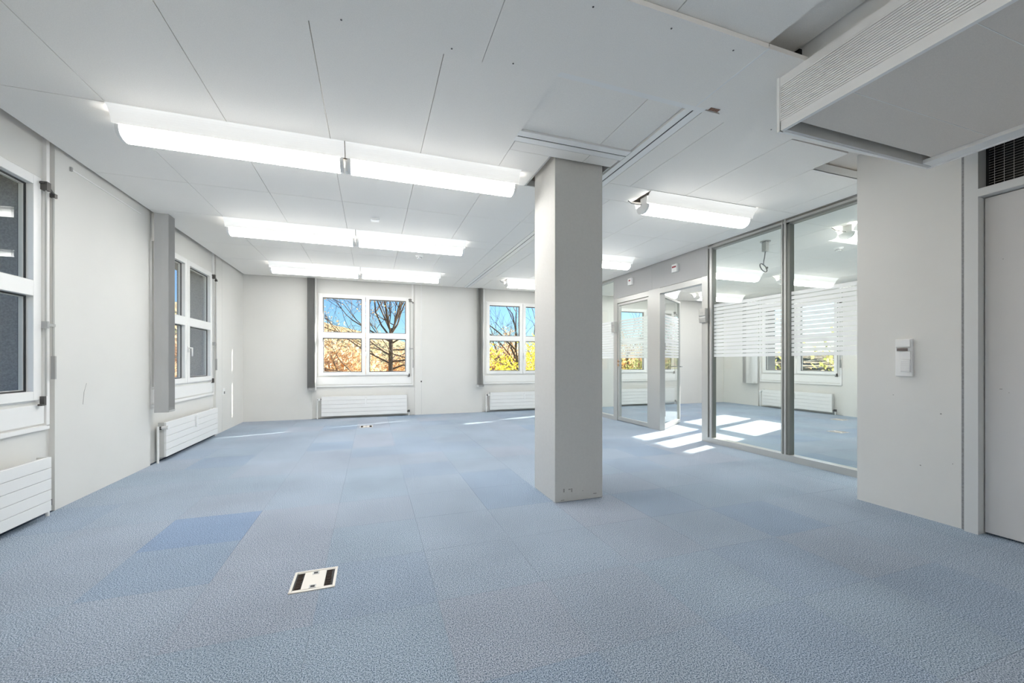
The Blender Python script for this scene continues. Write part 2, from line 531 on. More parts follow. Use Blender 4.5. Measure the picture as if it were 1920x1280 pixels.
# posts
def post(y0, y1, z1=PT, m='alu', z0=0): return part(MB().box(XG - 0.03, XG + 0.07, y0, y1, z0, z1), 'post', m, 0.002)
part(MB().box(XG - 0.01, XG + 0.05, 4.345, 4.412, 0.07, 2.66), 'post', 'alu_dark')
part(MB().box(XG - 0.03, XG - 0.005, 4.35, 4.38, 0.07, 2.66), 'post_cap', 'alu')
part(MB().box(XG - 0.015, XG + 0.055, 3.262, 3.362, 0.07, 2.66), 'post', 'alu_dark')
part(MB().box(XG - 0.03, XG - 0.014, 3.296, 3.318, 0.07, 2.70).box(XG - 0.03, XG - 0.014, 3.335, 3.345, 0.07, 2.70), 'post_cap', 'alu')
post(4.412, 4.520)                 # right of door 2
post(5.395, 5.68)                  # between the doors
post(6.60, 6.72)
post(YB - 0.06, YB)
# header panels above the doors
HZ = 2.29
part(MB().box(XG - 0.032, XG + 0.07, 4.42, 5.576, HZ + 0.004, PT), 'header_panel', 'header')
part(MB().box(XG - 0.032, XG + 0.07, 5.584, 6.715, HZ + 0.004, PT), 'header_panel', 'header')
part(MB().box(XG - 0.03, XG + 0.07, 4.52, 5.395, 2.205, HZ), 'header_rail', 'alu')
part(MB().box(XG - 0.03, XG + 0.07, 5.68, 6.60, 2.205, HZ), 'header_rail', 'alu')
def striped_pane(y0, y1, z0, z1, par, x=XG, tone='partition_glass'):
    p = MB().box(x + 0.014, x + 0.020, y0, y1, z0, z1).build('glass_pane', tone, par)
    n = 15
    zb, zt = 1.172, 1.895
    pitch = (zt - zb) / n
    for k in range(n):
        MB().box(x + 0.0115, x + 0.0135, y0 + 0.004, y1 - 0.004, zb + k * pitch, zb + (k + 1) * pitch - 0.0085).build('frosted_stripe', 'frost', p)
    return p
striped_pane(2.19, 3.27, 0.07, 2.66, gp)
striped_pane(3.355, 4.35, 0.07, 2.66, gp)
striped_pane(6.72, YB - 0.06, 0.07, 2.66, gp)

# door 1 : closed glass door
def glass_door(name, label, org, rz, width):
    """local: x across the partition (0 = room side face), y from the hinge (0) to the lock edge (-width)"""
    r = S(empty(name, org, rz), label, 'door')
    f = MB()
    f.box(0, 0.045, -width, 0, 0.008, 0.075)
    f.box(0, 0.045, -0.045, 0, 0.075, 2.195)
    f.box(0, 0.045, -width, -width + 0.045, 0.075, 2.195)
    f.box(0, 0.045, -width + 0.045, -0.045, 2.155, 2.195)
    f.build('door_frame', 'alu', r, 0.002)
    p = MB().box(0.018, 0.026, -width + 0.045, -0.045, 0.075, 2.155).build('glass_pane', 'partition_glass', r)
    n = 15; zb, zt = 1.172, 1.895; pitch = (zt - zb) / n
    for k in range(n):
        MB().box(0.015, 0.017, -width + 0.05, -0.05, zb + k * pitch, zb + (k + 1) * pitch - 0.0085).build('frosted_stripe', 'frost', p)
    return r
d1 = glass_door('door_1', 'closed glass door with frosted stripes, left of the open one', (XG - 0.018, 5.682, 0), PI, 0.915)
# turned by 180 degrees: the leaf runs towards +Y and its outer face points into the room
d1.location = (XG + 0.03, 5.683, 0)
for z in (1.045, 1.115):
    MB().tube([(0.045, -0.885, z), (0.058, -0.885, z)], 0.030, 16).build('lock_rosette', 'chrome', d1)
    MB().tube([(0.058, -0.885, z), (0.060, -0.885, z)], 0.011, 12).build('keyhole', 'black', d1)
# door 2 : open door, hinged at the left jamb and swung into the glazed office
ang = math.atan2(5.364 - 4.549, 5.987 - 5.46)
d2 = glass_door('door_2', 'glass door standing open into the office, lever handle', (XG + 0.085, 5.43, 0), PI - ang + 0.02, 0.965)
for z in (0.22, 1.30, 1.93):
    h = MB().tube([(-0.012, 0.012, z), (-0.012, 0.012, z + 0.11)], 0.011, 10).box(-0.02, 0.012, 0.0, 0.03, z + 0.02, z + 0.05)
    h.build('hinge', 'grey_metal', d2)
hd = MB().tube([(0.045, -0.905, 1.02), (0.10, -0.905, 1.02), (0.105, -0.89, 1.02), (0.105, -0.78, 1.02)], 0.009, 8)
hd.tube([(0.0, -0.905, 1.02), (-0.05, -0.905, 1.02), (-0.055, -0.89, 1.02), (-0.055, -0.78, 1.02)], 0.009, 8)
hd.build('lever_handle', 'grey_metal', d2, smooth=True)

# small fittings on the partition
def boxy(name, label, cat, b, m, bevel=0.004, group=None):
    return tag(b.build(name, m, None, bevel), label, cat, group)
for (y, z, lab, wide) in ((6.147, 2.53, 'small white sign box with red mark above the closed glass door', 0.04),
                    (5.02, 2.525, 'small white sign box with dark red band above the open doorway', 0.075)):
    s_ = boxy('detector_box', lab, 'detector', MB().box(XG - 0.075, XG - 0.032, y - 0.055, y + 0.055, z - 0.06, z + 0.06), 'white_plastic')
    MB().box(XG - 0.0765, XG - 0.0745, y - wide * 0.55, y + wide * 0.6, z + 0.006, z + 0.03).build('label_band', 'red_label', s_)
for (y, z, lab) in ((6.66, 1.76, 'pale grey reader box on the post left of the closed door'),
                    (4.46, 1.745, 'dark grey reader box on the post right of the open doorway')):
    s_ = boxy('reader_box', lab, 'card reader', MB().prism([(XG - 0.03, z - 0.095), (XG - 0.075, z - 0.095), (XG - 0.085, z - 0.03), (XG - 0.075, z - 0.015), (XG - 0.085, z + 0.0), (XG - 0.085, z + 0.095), (XG - 0.03, z + 0.095)], y - 0.055, y + 0.055, 'y'), 'alu', 0.003)
    MB().box(XG - 0.0865, XG - 0.0845, y - 0.03, y + 0.03, z + 0.02, z + 0.05).build('sensor_window', 'grey_metal', s_)

# ------------------------------------------------------------------ windows (one design)
def make_window():
    r = empty('window_1')
    y0 = 0.012
    MB().frame(-WH, WH, Z0 + 0.0, Z1, 0.035, ND, 0.115).build('window_frame', 'white_paint', r, 0.002)
    for sgn in (-1, 1):
        xa, xb = (-0.855, -0.004) if sgn < 0 else (0.004, 0.855)
        ga, gb = (-0.785, -0.072) if sgn < 0 else (0.072, 0.785)
        sash = MB()
        sash.box(xa, ga, y0, 0.095, Z0 + 0.015, Z1 - 0.015); sash.box(gb, xb, y0, 0.095, Z0 + 0.015, Z1 - 0.015)
        sash.box(ga, gb, y0, 0.095, Z0 + 0.015, 0.898); sash.box(ga, gb, y0, 0.095, 2.36, Z1 - 0.015)
        sash.box(ga, gb, y0, 0.095, 1.572, 1.682)
        s_ = sash.build('sash', 'white_paint', r, 0.003)
        for (za, zb) in ((0.898, 1.572), (1.682, 2.36)):
            MB().box(ga + 0.004, gb - 0.004, 0.064, 0.072, za + 0.004, zb - 0.004).build('glass_pane', 'glass', s_)
            MB().frame(ga, gb, za, zb, 0.010, 0.052, 0.090).build('gasket', 'gasket', s_)
            MB().frame(ga + 0.010, gb - 0.010, za + 0.010, zb - 0.010, 0.004, 0.060, 0.085).build('spacer', 'wall_side', s_)
    h = MB().box(-0.004, 0.026, y0 - 0.010, y0, 1.235, 1.305).tube([(0.011, y0 - 0.008, 1.285), (0.011, y0 - 0.045, 1.285)], 0.009, 8)
    h.tube([(0.011, y0 - 0.045, 1.29), (0.011, y0 - 0.045, 1.175)], 0.009, 8)
    h.build('window_handle', 'white_plastic', r, smooth=True)
    # transom opener gear on the right: brackets and rods
    g1 = MB().box(0.845, 0.885, -0.025, y0, 2.345, 2.405).box(0.835, 0.90, -0.015, y0, 2.385, 2.40).tube([(0.885, -0.02, 2.36), (0.925, -0.02, 2.335)], 0.008, 8).box(0.912, 0.94, -0.03, 0.0, 2.315, 2.345)
    g1.build('opener_bracket', 'dark_metal', r)
    MB().tube([(0.925, -0.015, 2.32), (0.925, -0.015, 1.12)], 0.0075, 8).build('opener_rod', 'alu', r)
    MB().tube([(0.865, -0.008, 2.345), (0.865, -0.008, 0.86)], 0.006, 8).build('opener_rod', 'alu', r)
    MB().box(0.862, 0.935, -0.022, y0, 1.365, 1.385).box(0.855, 0.872, -0.022, y0, 1.35, 1.40).build('rod_guide', 'grey_metal', r)
    MB().box(0.917, 0.933, -0.028, -0.004, 0.98, 1.15).build('crank_grip', 'grey_metal', r)
    MB().box(0.840, 0.862, -0.012, y0, 0.795, 0.86).box(0.82, 0.85, -0.012, y0, 0.793, 0.806).build('corner_hinge', 'dark_metal', r)
    return r
w0 = make_window()
WINS = [((CB[0], YB, 0), 0, 'white four pane window in the back wall, bare tree outside'),
        ((CB[1], YB, 0), 0, 'white back wall window partly behind the column, yellow bush outside'),
        ((CB[2], YB, 0), 0, 'back window of the glazed office, seen through the glass doors'),
        ((XL, CL[0], 0), PI / 2, 'white window in left wall beyond the grey vertical blind'),
        ((XL, CL[1], 0), PI / 2, 'white window cut by the left edge of the picture'),
        ((XR, CR[0], 0), -PI / 2, 'sunlit window above the radiator in the glazed office'),
        ((XR, CR[1], 0), -PI / 2, 'far office window hidden behind the white pier')]
for i, (loc, rz, lab) in enumerate(WINS):
    w = w0 if i == 0 else copy_tree(w0)
    w.name = 'window_%d' % (i + 1)
    w.location = loc; w.rotation_euler = (0, 0, rz)
    S(w, lab, 'window')
    if i == 3 or i == 4: pass
w7 = copy_tree(w0); w7.name = 'window_8'; w7.location = (XL, CL[2], 0); w7.rotation_euler = (0, 0, PI / 2)
S(w7, 'window in the left wall behind the viewer', 'window')

# ------------------------------------------------------------------ radiators
def make_radiator():
    r = empty('radiator')
    w = 0.80
    z0, z1 = 0.048, 0.432
    n = 5
    p = (z1 - z0) / n
    for k in range(n):
        MB().box(-w, w, -0.075, -0.055, z0 + k * p + 0.0014, z0 + (k + 1) * p - 0.0014).build('panel_strip', 'radiator', r, 0.0015)
    MB().box(-w + 0.002, w - 0.002, -0.056, -0.04, z0 + 0.003, z1 - 0.003).box(-w, -w + 0.012, -0.056, -0.0, z0, z1).box(w - 0.012, w, -0.056, -0.0, z0, z1).box(-w, w, -0.04, -0.012, z1 - 0.03, z1 - 0.02).build('radiator_body', 'wall_side', r)
    for q in (-w + 0.1, w - 0.14):
        MB().box(q, q + 0.04, -0.04, ND, 0.1, 0.40).build('wall_bracket', 'white_paint', r)
    # heat cost meter
    MB().box(-0.012, 0.022, -0.096, -0.075, 0.268, 0.405).build('heat_meter', 'white_plastic', r, 0.003)
    # valve, pipes
    MB().tube([(-w - 0.075, -0.03, 0.375), (-w + 0.01, -0.03, 0.375)], 0.012, 10).box(-w - 0.05, -w - 0.02, -0.05, -0.01, 0.36, 0.392).build('valve_body', 'dark_metal', r)
    MB().tube([(-w - 0.035, -0.045, 0.38), (-w - 0.035, -0.11, 0.38)], [0.016, 0.021], 14).build('thermostat_head', 'white_plastic', r, smooth=False)
    MB().tube([(-w - 0.075, -0.03, 0.40), (-w - 0.075, -0.03, 0.0)], 0.0115, 10).build('pipe', 'white_paint', r)
    MB().tube([(w + 0.04, -0.03, 0.085), (w + 0.04, -0.03, 0.0)], 0.011, 10).build('pipe', 'white_paint', r)
    MB().tube([(w - 0.01, -0.03, 0.085), (w + 0.045, -0.03, 0.085)], 0.010, 10).box(w + 0.015, w + 0.06, -0.045, -0.015, 0.07, 0.115).build('return_valve', 'dark_metal', r)
    return r
r0 = make_radiator()
RADS = [((CB[0], YB, 0), 0, 'white flat radiator on the back wall, under the window with the bare tree'),
        ((CB[1], YB, 0), 0, 'white flat radiator on the back wall, cut by the column'),
        ((XL, CL[0], 0), PI / 2, 'white flat radiator on left wall with upright valve pipe'),
        ((XL, CL[1], 0), PI / 2, 'white flat radiator at the left edge, nearest the viewer'),
        ((XR, CR[0], 0), -PI / 2, 'white radiator inside the glazed office, under its sunlit window'),
        ((CB[2], YB, 0), 0, 'white radiator seen through the closed glass door')]
for i, (loc, rz, lab) in enumerate(RADS):
    r = r0 if i == 0 else copy_tree(r0)
    r.location = loc; r.rotation_euler = (0, 0, rz)
    tag(r, lab, 'radiator', 'flat radiators under the windows')

# ------------------------------------------------------------------ vertical blinds
def make_blind(n, pitch, x0, yc, white_last, cord, lean=0.0):
    """stack of slats starting at local x0; slats stand across the wall"""
    r = empty('vertical_blind')
    MB().box(x0 - 0.02, x0 + 2.08, yc - 0.02, yc + 0.02, H + 0.01, H + 0.05).build('head_rail', 'alu', r)
    for k in range(n):
        x = x0 + k * pitch
        w = 0.0635
        dx = lean * w
        white = k in white_last
        b = MB()
        zt, zb = H + 0.01, 0.565
        prof = [(x - dx, yc - w), (x - dx * 0.3 + 0.003, yc), (x + dx, yc + w), (x + dx + 0.0012, yc + w), (x - dx * 0.3 + 0.0042, yc), (x - dx + 0.0012, yc - w)]
        b.prism(prof, zb, zt, 'z')
        s_ = b.build('slat', 'blind_white' if white else 'blind_cloth', r)
        MB().box(x - 0.002, x + 0.005, yc - w + 0.002, yc + w - 0.002, zb - 0.002, zb + 0.045).build('hem_weight', 'blind_white' if white else 'blind_cloth', s_)
    for q in (-1, 1):
        pts = []
        for k in range(n):
            x = x0 + k * pitch
            pts += [(x, yc + q * 0.0655, zb + 0.02), (x + pitch / 2, yc + q * 0.067, zb + 0.002)]
        MB().tube(pts, 0.0011, 4).build('bead_chain', 'white_plastic', r)
    if cord:
        MB().tube([(cord, yc - 0.03, H + 0.02), (cord, yc - 0.03, 0.52)], 0.0028, 6).tube([(cord + 0.012, yc - 0.03, H + 0.02), (cord + 0.012, yc - 0.03, 0.72)], 0.0022, 6).build('pull_cord', 'white_plastic', r)
        MB().box(cord - 0.006, cord + 0.018, yc - 0.042, yc - 0.018, 0.685, 0.715).build('cord_weight', 'dark_metal', r)
    return r
bl = make_blind(11, 0.0135, -1.03, -0.105, (10,), 1.075, 0.05)
bl.location = (CB[0], YB, 0)
tag(bl, 'gathered grey vertical blind left of the back window with the bare tree', 'blind', 'vertical blinds drawn aside')
bl = make_blind(9, 0.017, -1.10, -0.105, (0, 1), 1.075, 0.3)
bl.location = (CB[1], YB, 0)
tag(bl, 'gathered grey and white vertical blind on the back wall, next to the column', 'blind', 'vertical blinds drawn aside')
bl = make_blind(11, 0.0145, -0.985, -0.105, (), None, 0.02)
bl.location = (XL, CL[0], 0); bl.rotation_euler = (0, 0, PI / 2)
tag(bl, 'broad grey vertical blind hanging on the left wall', 'blind', 'vertical blinds drawn aside')
bl = make_blind(9, 0.035, -1.25, -0.105, (3, 4, 5, 6, 7, 8), None, 0.3)
bl.location = (XR, CR[0], 0); bl.rotation_euler = (0, 0, -PI / 2)
tag(bl, 'pale vertical blind beside the sunlit window of the glazed office', 'blind', 'vertical blinds drawn aside')

# ------------------------------------------------------------------ ceiling
ce = S(MB().box(XL - WT, XR + WT, YN - 0.2, YB + WT, SLAB, SLAB + 0.12).build('ceiling', 'plenum'),
       'suspended ceiling of white panels with dark joints', 'ceiling')
G = 0.0022
def ceil_panel(x0, x1, y0, y1, dz=0.0, scaled=True, name='ceiling_panel', m='panel', g=G, t=0.016):
    if scaled: x0, x1, y0, y1 = [q * K for q in (x0, x1, y0, y1)]
    cx, cy = (x0 + x1) / 2, (y0 + y1) / 2
    o = MB().box(x0 + g - cx, x1 - g - cx, y0 + g - cy, y1 - g - cy, 0, t).build(name, m, ce)
    o.location = (cx, cy, H + dz)
    return o
LX = [-1.475, -0.87, -0.267, 0.335, 0.93]
ROWS = [(1.0, 1.70), (1.70, 2.18), (3.32, 4.16), (4.16, 5.0), (5.30, 6.13), (6.13, 6.96), (7.26, 8.20)]
# left field
for (a, b) in ((-1.3, -0.13), (0.3, 1.0), (1.0, 1.3), (1.3, 3.02)):
    for i in range(4): ceil_panel(LX[i], LX[i + 1], a, b)
for (a, b) in ((-2.2, -1.6), (-1.3, 1.0), (1.0, 3.02), (3.02, 4.16), (4.16, 5.0), (5.0, 6.13), (6.13, 6.96), (6.96, 8.20)):
    ceil_panel(-2.105, LX[0], a, b)
for (a, b) in ROWS[2:]:
    for i in range(4): ceil_panel(LX[i], LX[i + 1], a, b)
# near strips around the added lamps behind the viewer
for i in range(4):
    ceil_panel(LX[i], LX[i + 1], -2.2, -1.6)
    ceil_panel(LX[i], LX[i + 1], -1.6, -1.3)
    ceil_panel(LX[i], LX[i + 1], -0.13, 0.3)
    if i < 4: pass
ceil_panel(-2.105, LX[0], -1.6, -1.3)
# fifth column up to the track, with the column cut-out
ceil_panel(0.93, 1.25, -2.2, 1.55); ceil_panel(1.25, 1.79, -2.2, 1.50)
ceil_panel(0.93, 1.52, 1.965, 2.505, 0.012); ceil_panel(1.52, 1.773, 1.965, 2.505, 0.012)
ceil_panel(0.93, 1.516, 2.635, 2.752); ceil_panel(1.516, 1.762, 2.635, 2.752)
ceil_panel(0.93, 1.243, 2.752, 3.02, g=0.0008); ceil_panel(1.11, 1.243, 3.02, 3.28, g=0.0008)
for (a, b) in ((3.28, 4.145), (4.145, 5.0), (5.30, 6.13), (6.13, 6.96), (7.26, 8.20)):
    ceil_panel(0.93, 1.53, a, b); ceil_panel(1.53, 1.775, a, b)
for (a, b) in ((5.0, 5.30), (6.96, 7.26)):
    ceil_panel(1.11, 1.53, a, b); ceil_panel(1.53, 1.775, a, b)
# column collar (hidden rim of the cut-out)
for q in ((1.243, 1.256, 2.752, 3.28), (1.243, 1.762, 3.268, 3.28), (1.750, 1.762, 2.765, 3.28)):
    o = MB().box(q[0] * K, q[1] * K, q[2] * K, q[3] * K, H - 0.0, H + 0.05).build('cutout_rim', 'alu', ce)
# right field
RX = [1.90, 2.11, 2.71, 3.288, 3.90, 4.155]
for i in range(5):
    if i == 0: ceil_panel(RX[i], RX[i + 1], 1.94, 2.995)
    elif i == 1: ceil_panel(RX[i], RX[i + 1], 1.98, 2.995)
    elif i == 2: ceil_panel(RX[i], RX[i + 1], 2.0, 2.995)
    elif i == 3: ceil_panel(RX[i], RX[i + 1], 2.25, 2.995)
    else: ceil_panel(RX[i], RX[i + 1], 2.25, 2.995)
    for (a, b) in ((3.30, 4.14), (4.14, 5.0), (5.30, 6.13), (6.13, 6.96), (7.26, 8.20)):
        ceil_panel(RX[i], RX[i + 1], a, b)
for (a, b) in ((2.995, 3.30), (5.0, 5.30), (6.96, 7.26)):
    ceil_panel(1.90, 2.34, a, b); ceil_panel(3.61, 4.155, a, b)
# upstand at the missing panel by the pier
MB().box(3.288 * K, 4.155 * K, 2.25 * K, 2.25 * K + 0.012, H, H + 0.062).build('upstand', 'white_paint', ce)
MB().box(1.2, 2.16, -1.2, 1.75, 2.78, 2.80).build('upper_board', 'panel', ce)
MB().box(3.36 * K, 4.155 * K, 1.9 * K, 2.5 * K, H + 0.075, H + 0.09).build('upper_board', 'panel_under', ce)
# overlay boards screwed below the grid near the viewer
OZ = H - 0.026
K2 = (OZ - 1.11) / 1.517
def overlay(prof, label=None):
    return MB().prism([(x * K2, y * K2) for x, y in prof], OZ, OZ + 0.024, 'z').build('overlay_board', 'panel', ce)
ov1 = overlay([(-1.47, 1.455), (0.526, 1.455), (0.526, 2.005), (-1.47, 2.005)])
ov2 = overlay([(0.529, 1.455), (1.818, 1.455), (1.818, 1.93), (0.935, 1.93), (0.920, 2.003), (0.529, 2.003)])
ov3 = overlay([(1.824, 1.455), (4.155, 1.455), (4.155, 1.94), (3.28, 1.985), (2.105, 2.0), (2.0, 1.93), (1.824, 1.93)])
for (x, y, par) in ((-0.129, 1.953, ov1), (0.366, 1.958, ov1), (0.68, 1.954, ov2), (0.895, 1.53, ov2), (1.29, 1.513, ov2), (1.666, 1.521, ov2), (2.47, 1.96, ov3)):
    MB().disc((x * K2, y * K2, OZ - 0.0015), 0.0045, 0.003, 10).build('screw', 'dark_metal', par)
MB().box(1.915 * K2, 1.985 * K2, 1.905 * K2, 1.9305 * K2, OZ - 0.001, OZ + 0.01).build('chipped_edge', 'brown_core', ov3)
MB().box(1.8165 * K2, 1.8255 * K2, 1.455 * K2, 1.93 * K2, OZ - 0.0008, OZ + 0.01).build('joint_strip', 'white_plastic', ce)
# aluminium track with dark slit
def track_y(x, y0, y1):
    for a, b in ((x - 0.055, x - 0.006), (x + 0.006, x + 0.062)):
        MB().box(a * K, b * K, y0 * K, y1 * K, H - 0.001, H + 0.02).build('track_profile', 'white_paint', ce)
    MB().box((x - 0.006) * K, (x + 0.006) * K, y0 * K, y1 * K, H + 0.003, H + 0.02).build('track_slit', 'black', ce)
track_y(1.834, 1.905, 8.20)
for a, b in ((2.505, 2.563), (2.575, 2.632)):
    MB().box(0.918 * K, 1.775 * K, a * K, b * K, H - 0.001, H + 0.02).build('track_profile', 'white_paint', ce)
MB().box(0.918 * K, 1.83 * K, 2.563 * K, 2.575 * K, H + 0.003, H + 0.02).build('track_slit', 'black', ce)
MB().box(0.93 * K, 1.90 * K, 1.90 * K, 1.963 * K, H - 0.0015, H + 0.02).build('track_profile', 'white_paint', ce)
# glazed office ceiling
for i in range(7):
    xa = XG + 0.09 + i * 0.64; xb = min(xa + 0.64, XR - 0.05)
    for (a, b) in ((-2.2, 2.2), (2.2, 3.3), (3.3, 4.35), (4.35, 5.4), (5.4, 6.45), (6.45, 7.5), (7.5, 8.54)):
        ceil_panel(xa, xb, a, b, scaled=False)

# ------------------------------------------------------------------ column
cx0, cx1, cy0, cy1 = 1.358, 1.786, 2.905, 3.325
col = MB().box(cx0, cx1, cy0, cy1, 0, SLAB).build('trim_column', 'column', None, 0.004)
S(col, 'square light grey column standing in the middle of the carpet', 'column')
for (x, z, w, h) in ((1.43, 0.075, 0.012, 0.028), (1.475, 0.09, 0.02, 0.008), (1.50, 0.07, 0.01, 0.03), (1.60, 0.07, 0.008, 0.004), (1.70, 0.035, 0.03, 0.006), (1.41, 0.012, 0.03, 0.005)):
    MB().box(x, x + w, cy0 - 0.0006, cy0 + 0.001, z, z + h).build('scuff_mark', 'mark', col)

# ------------------------------------------------------------------ luminaires
def wing_profile(sgn):
    p = []
    for k in range(9):
        t = k / 8
        p.append((sgn * (0.155 - 0.070 * (1 - (1 - t) ** 1.7)), -0.088 * t ** 1.25))
    q = [(y - sgn * 0.003, z) for y, z in reversed(p)]
    return p + q
def make_lamp(L, lit=True):
    r = empty('ceiling_lamp')
    for sgn in (-1, 1):
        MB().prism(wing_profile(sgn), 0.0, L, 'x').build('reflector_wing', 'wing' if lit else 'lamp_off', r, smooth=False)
    prof = []
    n = 14
    for k in range(n + 1):
        a = PI * k / n
        prof.append((-0.083 * math.cos(a), -0.090 - 0.072 * math.sin(a) ** 0.75))
    prof += [(0.06, -0.080), (-0.06, -0.080)]
    b = MB()
    # body with rounded ends
    for (a0, a1, s0, s1) in ((0.035, L - 0.035, 1, 1),):
        b.prism(prof, a0, a1, 'x')
    b.build('diffuser', 'diffuser' if lit else 'lamp_off', r, smooth=False)
    for (a0, a1) in ((0.012, 0.035), (L - 0.035, L - 0.012)):
        pr = [(y * 0.985, -0.09 + (z + 0.09) * 0.985) for y, z in prof]
        MB().prism(pr, a0, a1, 'x').build('end_cap', 'white_plastic', r)
    MB().box(0.03, L - 0.03, -0.05, 0.05, -0.078, -0.002).build('lamp_housing', 'white_plastic', r)
    return r
lampL = make_lamp(1.355)
PAIR = 'twin ceiling lamps over the open floor'
first = True
rows = [(3.166, 'nearest row of ceiling lamps', 0), (5.15, 'second row of ceiling lamps', 1), (7.11, 'farthest row of ceiling lamps', 2)]
names = {0: 'frontmost', 1: 'middle', 2: 'rearmost'}
for yy, rowlab, ri in rows:
    for side, xx in (('left', -1.478), ('right', -0.176)):
        l = lampL if first else copy_tree(lampL)
        first = False
        l.location = (xx * K, (yy) * K, H)
        tag(l, 'lit %s lamp of the %s twin row on the left ceiling' % (side, names[ri]), 'ceiling lamp', PAIR)
    br = MB().box(-0.172 * K - 0.009, -0.172 * K + 0.007, yy * K - 0.03, yy * K + 0.03, H - 0.16, H - 0.08)
    br.build('lamp_connector', 'white_plastic', l, off=tuple(l.location)).location = (0, 0, 0)
lampR = make_lamp(1.33)
for i, (xx, yy, lab) in enumerate(((2.343, 3.15, 'lit single lamp on the right ceiling in front of the glass partition'),
                                   (2.35, 5.15, 'lit single lamp on the right ceiling, partly behind the column'),
                                   (2.32, 7.11, 'lit single lamp far back on the right, left of the column'))):
    l = lampR if i == 0 else copy_tree(lampR)
    l.location = (xx * K, yy * K, H)
    tag(l, lab, 'ceiling lamp', 'single ceiling lamps right of the ceiling track')
    c = MB().tube([(-0.075, 0.10, -0.01), (-0.06, 0.07, -0.045), (-0.03, 0.03, -0.065), (0.01, 0.0, -0.075)], 0.004, 6)
    c.build('lamp_cable', 'cable_grey', l)
# unseen lamps added behind the viewer as fill, then lamps of the glazed office
for yy, xx in ((-1.45, -0.176), (-1.45, -1.478)):
    l = copy_tree(lampL); l.location = (xx * K, yy * K, H)
    tag(l, 'added %s fill lamp, unseen far behind the viewer' % ('right' if xx > -1 else 'left'), 'ceiling lamp', 'added unseen fill lamps behind the viewer')
for (xx, where) in ((5.2, 'nearer the glass'), (7.1, 'nearer the window wall')):
    for (yy, row) in ((3.2, 'front'), (5.45, 'middle'), (7.5, 'rear')):
        l = copy_tree(lampR); l.location = (xx, yy, H - 0.0)
        tag(l, 'lit %s lamp of the glazed office, %s' % (row, where), 'ceiling lamp', 'lamps inside the glazed office')

# ------------------------------------------------------------------ ventilation bulkhead top right
vb = tag(empty('fan_coil_unit', (2.12, 1.63, 0)), 'large white ventilation unit with ribbed side grille hanging from the ceiling, top right', 'air conditioner')
ov = (2.12, 1.63, 0)
bx0, bx1, by0, by1, bz0, bz1 = 2.12, 3.46, -1.2, 1.63, 2.375, 2.668
local(MB().box(bx0, bx0 + 0.022, by0, by1, bz0, bz0 + 0.052), 'bottom_trim', 'white_paint', vb, ov)
local(MB().box(bx0, bx0 + 0.022, by0, by1, bz1 - 0.042, bz1), 'top_trim', 'white_paint', vb, ov)
local(MB().box(bx0 - 0.006, bx0 + 0.022, by1, by1 + 0.014, bz0 - 0.004, bz1 + 0.006), 'corner_trim', 'white_paint', vb, ov)
n = 17
gz0, gz1 = bz0 + 0.052, bz1 - 0.042
p = (gz1 - gz0) / n
for k in range(n):
    z = gz0 + k * p
    local(MB().prism([(bx0 + 0.001, z + 0.0026), (bx0 + 0.001, z + p), (bx0 + 0.020, z + p + 0.001), (bx0 + 0.020, z + 0.0044)], by0, by1, 'y'), 'grille_slat', 'white_paint', vb, ov)
local(MB().box(bx0 + 0.021, bx0 + 0.028, by0, by1, bz0 + 0.01, bz1 - 0.01), 'grille_back', 'alu_dark', vb, ov)
# rims: back side and right side
local(MB().box(bx0, bx1, by1 - 0.004, by1 + 0.010, bz0, bz0 + 0.12), 'end_board', 'white_paint', vb, ov)
local(MB().box(bx0 + 0.02, bx1, by1 - 0.018, by1 - 0.004, bz0 + 0.004, bz0 + 0.075), 'end_rim', 'frame_paint', vb, ov)
local(MB().box(bx1 - 0.016, bx1, by0, by1, bz0, bz1), 'side_board', 'white_paint', vb, ov)
# underside boards, recessed in the rim
for (a, b, xr) in ((1.312, 1.565, 3.345), (0.89, 1.309, 3.385), (0.40, 0.887, 3.385), (-0.2, 0.397, 3.385), (by0, -0.203, 3.385)):
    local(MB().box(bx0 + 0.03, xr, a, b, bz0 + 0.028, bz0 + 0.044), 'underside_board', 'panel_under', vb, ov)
for jy in (1.3105, 0.8885, 0.3985):
    local(MB().box(bx0 + 0.03, 3.345, jy - 0.0012, jy + 0.0012, bz0 + 0.0268, bz0 + 0.03), 'joint_strip', 'white_paint', vb, ov)
local(MB().box(3.35, bx1 - 0.016, by0, by1 - 0.02, bz0 + 0.006, bz0 + 0.03), 'side_strip', 'white_paint', vb, ov)
local(MB().box(bx0 + 0.03, bx1 - 0.02, by0, by1 - 0.02, bz1 - 0.02, bz1 - 0.005), 'unit_top', 'plenum', vb, ov)
# duct above the unit, seen through the open ceiling strip
dc = MB().box(2.17, 3.5, -1.2, 1.565, 2.70, SLAB - 0.002).build('air_duct', 'white_paint', None, 0.003)
tag(dc, 'white boxed duct above the ventilation unit, in the open ceiling gap', 'duct')
b_ = MB().box(2.15, 2.17, 1.545, 1.575, 2.74, 2.775).build('duct_dark_notch', 'black', dc)  # black block stands in for the dark notch at the duct corner

